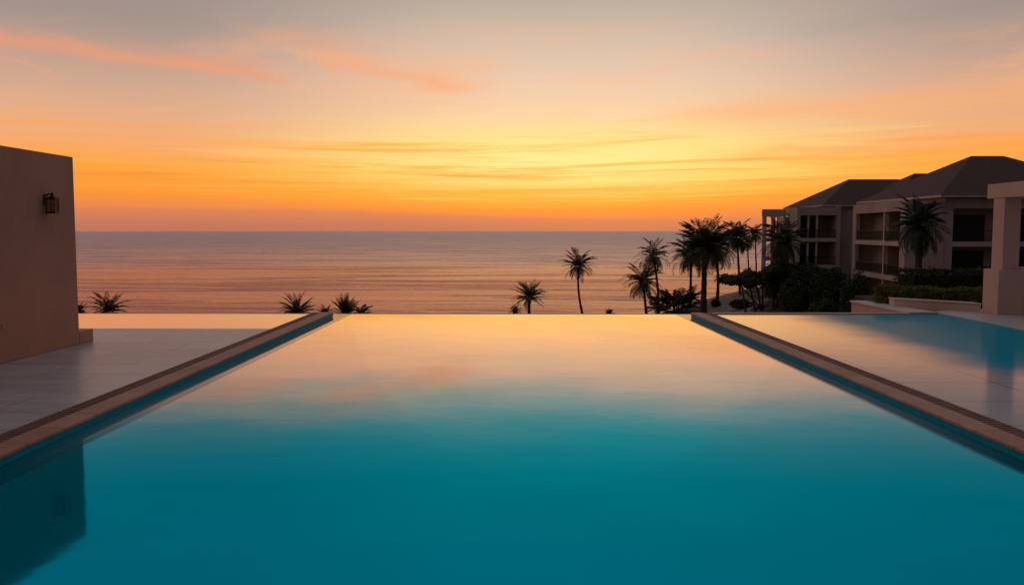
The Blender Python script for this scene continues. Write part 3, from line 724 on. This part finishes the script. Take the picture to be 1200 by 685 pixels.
# open white frame
w = MB()
for x, y in ((27.45, 98), (29.9, 98), (29.45, 101.4)):
    w.box(x, x + .42, y, y + .36, G - 1.5, 3.5)
w.box(27.40, 29.997, 97.98, 98.36, 3.503, 4.36); w.box(29.4, 30.45, 101.38, 101.75, 3.503, 4.16)
w.box(29.95, 30.45, 96.6, 98.4, 3.6, 4.4)
w.box(30.0, 30.6, 98.5, 101.37, G - 1.5, 3.5); w.build('open_frame', 'trim', t)
s_ = MB(); s_.prism([(27.47, 98.37), (29.98, 98.37), (29.98, 101.0), (28.5, 101.0)], -1.5, -1.1); s_.build('frame_slab', 'trim', t)
s_ = MB(); s_.prism([(27.47, 98.37), (29.98, 98.37), (29.98, 101.0), (28.5, 101.0)], .7, 1.0); s_.build('frame_slab', 'trim', t)

# ------------------------------------------------------------------ sky
wd = bpy.data.worlds.new('World'); scn.world = wd; wd.use_nodes = True
nt = NT(wd.node_tree); nt.n.clear()
outw = nt.node('ShaderNodeOutputWorld'); bg = nt.node('ShaderNodeBackground')
tc = nt.node('ShaderNodeTexCoord'); x, y, z = nt.sep(tc.outputs['Generated'])
DEG = 57.29578
el = nt.m('MULTIPLY', nt.m('ARCSINE', z), DEG); az = nt.m('MULTIPLY', nt.m('ARCTAN2', x, y), DEG)
SUNAZ = 3.0
tt = nt.m('SQRT', nt.m('DIVIDE', nt.m('MAXIMUM', el, 0.0), 90.0))
q = lambda e: math.sqrt(e / 90.0)
cen = nt.ramp(tt, [(0, lin(212, 128, 88)), (q(.7), lin(228, 134, 82)), (q(1.4), lin(249, 142, 50)), (q(2.3), lin(255, 170, 34)), (q(4), lin(254, 206, 92)),
                   (q(5.7), lin(254, 214, 128)), (q(7.4), lin(247, 208, 164)), (q(9.7), lin(232, 200, 174)), (q(12), lin(211, 190, 172)), (q(14.8), lin(186, 170, 156)),
                   (q(21), lin(156, 148, 145)), (q(32), lin(144, 142, 147)), (q(60), lin(136, 136, 148)), (1, lin(130, 130, 142))])
sid = nt.ramp(tt, [(0, lin(186, 116, 94)), (q(.7), lin(200, 122, 92)), (q(1.4), lin(232, 132, 82)), (q(2.3), lin(252, 148, 56)), (q(4), lin(252, 163, 62)),
                   (q(5.2), lin(248, 168, 108)), (q(6.6), lin(232, 172, 132)), (q(8.4), lin(212, 168, 142)), (q(10.5), lin(190, 158, 142)), (q(12.5), lin(164, 146, 138)),
                   (q(16), lin(152, 140, 136)), (q(32), lin(138, 134, 140)), (q(60), lin(134, 134, 146)), (1, lin(130, 130, 142))])
bak = nt.ramp(tt, [(0, lin(48, 42, 48)), (q(4), lin(58, 50, 56)), (q(12), lin(70, 62, 68)), (q(32), lin(88, 83, 90)), (q(60), lin(114, 110, 120)), (1, lin(130, 130, 142))])
daz = nt.m('ABSOLUTE', nt.m('SUBTRACT', az, SUNAZ))
sw = nt.step(daz, 4.0, 27.0)
col = nt.mix(sw, cen, sid)
# long thin cloud streaks near the horizon
tilt = nt.m('ADD', el, nt.m('MULTIPLY', az, -0.035))
tiltr = nt.m('SUBTRACT', el, nt.m('MULTIPLY', nt.m('MAXIMUM', nt.m('SUBTRACT', az, 2.0), 0.0), 0.02))
n1 = nt.noise(nt.xyz(nt.m('MULTIPLY', az, 0.045), nt.m('MULTIPLY', tiltr, 1.15), 3.3), 1.0, 7, 0.62, 1.1)
n2 = nt.noise(nt.xyz(nt.m('MULTIPLY', az, 0.06), nt.m('MULTIPLY', tiltr, 3.0), 8.1), 1.0, 6, 0.58, 0.9)
band = nt.m('MULTIPLY', nt.step(el, 1.2, 2.4), nt.step(el, 8.5, 5.0))
glow = nt.m('MULTIPLY', nt.gauss(az, SUNAZ, 13.0), nt.gauss(el, 4.7, 1.9))
col = nt.mix(nt.m('MULTIPLY', glow, 0.88), col, lin(255, 236, 152))
col = nt.mix(nt.m('MULTIPLY', nt.m('MULTIPLY', band, nt.step(n1, 0.46, 0.70)), 0.75), col, lin(253, 166, 58))
col = nt.mix(nt.m('MULTIPLY', nt.m('MULTIPLY', band, nt.step(n2, 0.52, 0.70)), nt.m('MULTIPLY', nt.gauss(az, SUNAZ + 3, 22.0), 0.62)), col, lin(255, 226, 128))
col = nt.mix(nt.m('MULTIPLY', nt.m('MULTIPLY', nt.m('MULTIPLY', band, nt.step(n2, 0.46, 0.30)), nt.step(el, 6.5, 3.5)), 0.6), col, lin(238, 140, 56))
# peach veils higher up
n3 = nt.noise(nt.xyz(nt.m('MULTIPLY', az, 0.05), nt.m('MULTIPLY', tilt, 0.30), 5.7), 1.0, 5, 0.6, 0.9)
veil = nt.m('MULTIPLY', nt.step(el, 5.0, 7.0), nt.step(el, 14.5, 10.0))
col = nt.mix(nt.m('MULTIPLY', nt.m('MULTIPLY', veil, nt.step(n3, 0.50, 0.74)), 0.55), col, lin(250, 178, 130))
col = nt.mix(nt.m('MULTIPLY', nt.m('MULTIPLY', nt.step(el, 8.0, 13.0), nt.step(n3, 0.46, 0.30)), 0.16), col, lin(150, 140, 138))
# the two salmon streaks
wig = nt.m('MULTIPLY', nt.m('SUBTRACT', nt.noise(nt.xyz(nt.m('MULTIPLY', az, 0.22), nt.m('MULTIPLY', el, 0.9), 2.2), 1.0, 5, 0.6), 0.5), 1.5)
def streak(a0, e0, slope, w, aL, aR, f):
    c = nt.m('ADD', nt.m('MULTIPLY', nt.m('SUBTRACT', az, a0), slope), e0)
    d = nt.m('SUBTRACT', nt.m('ADD', el, wig), c)
    up = nt.gauss(d, 0.0, w); 
    return nt.m('MULTIPLY', nt.m('MULTIPLY', up, nt.m('MULTIPLY', nt.step(az, aL[0], aL[1]), nt.step(az, aR[0], aR[1]))), f)
sal = lin(243, 156, 110)
col = nt.mix(streak(-25, 10.5, -0.045, 0.50, (-50, -38), (-14, -21), 0.56), col, sal)
col = nt.mix(streak(-17, 9.7, -0.08, 0.25, (-24, -20), (-14.5, -17), 0.5), col, sal)
col = nt.mix(streak(-12, 10.7, -0.16, 0.50, (-15.5, -12), (-1, -6), 0.60), col, lin(250, 168, 118))
col = nt.mix(streak(-16, 12.3, -0.12, 0.5, (-20, -16), (-8, -13), 0.30), col, lin(240, 160, 120))
col = nt.mix(streak(20, 7.7, 0.03, 0.75, (6, 15), (46, 33), 0.50), col, lin(252, 174, 112))
col = nt.mix(streak(20, 5.2, 0.035, 0.35, (10, 18), (46, 34), 0.45), col, lin(252, 160, 84))
# dusky bank on the horizon
top = nt.m('ADD', nt.m('MULTIPLY', nt.m('SUBTRACT', nt.noise(nt.xyz(nt.m('MULTIPLY', az, 0.5), 0.0, 1.0), 1.0, 4), 0.5), 0.35), nt.step(az, 8.0, -16.0, 0.75, 1.32))
bank = nt.m('MULTIPLY', nt.step(nt.m('SUBTRACT', el, top), 0.16, -0.10), nt.step(az, 14.0, -10.0, 0.35, 0.75))
col = nt.mix(bank, col, nt.mix(nt.step(el, 0.0, 1.3), lin(188, 118, 94), lin(214, 130, 92)))
bw = nt.step(nt.m('ABSOLUTE', nt.m('ADD', az, 22.0)), 58.0, 150.0)
col = nt.mix(bw, col, bak)
col = nt.mix(nt.step(z, -0.004, -0.03), col, lin(60, 52, 52))
sk = nt.node('ShaderNodeTexSky', sky_type='NISHITA'); sk.sun_disc = False
sk.sun_elevation = R(2.0); sk.sun_rotation = R(SUNAZ); sk.dust_density = 2.0
bg2 = nt.node('ShaderNodeBackground'); nt.l.new(sk.outputs[0], bg2.inputs[0]); bg2.inputs[1].default_value = 0.0
nt.l.new(col, bg.inputs[0]); bg.inputs[1].default_value = 1.0
ad = nt.node('ShaderNodeAddShader'); nt.l.new(bg.outputs[0], ad.inputs[0]); nt.l.new(bg2.outputs[0], ad.inputs[1])
bg2.inputs[1].default_value = 0.004
nt.l.new(ad.outputs[0], outw.inputs[0])

sun = bpy.data.lights.new('sun', 'SUN'); sun.energy = 0.01; sun.angle = R(30); sun.color = (1.0, 0.62, 0.34)
so = bpy.data.objects.new('sun', sun); COL.objects.link(so)
so.rotation_euler = Euler((R(90 - 1.8), 0, R(180 - SUNAZ)), 'XYZ')

for o in bpy.data.objects:
    if '_w' in o.keys(): del o['_w']
vs = scn.view_settings
scn.display_settings.display_device = 'sRGB'
vs.view_transform = 'Standard'; vs.look = 'None'; vs.exposure = 0; vs.gamma = 1; vs.use_curve_mapping = False
scn.cycles.use_denoising = True
scn.cycles.max_bounces = 6; scn.cycles.sample_clamp_indirect = 4
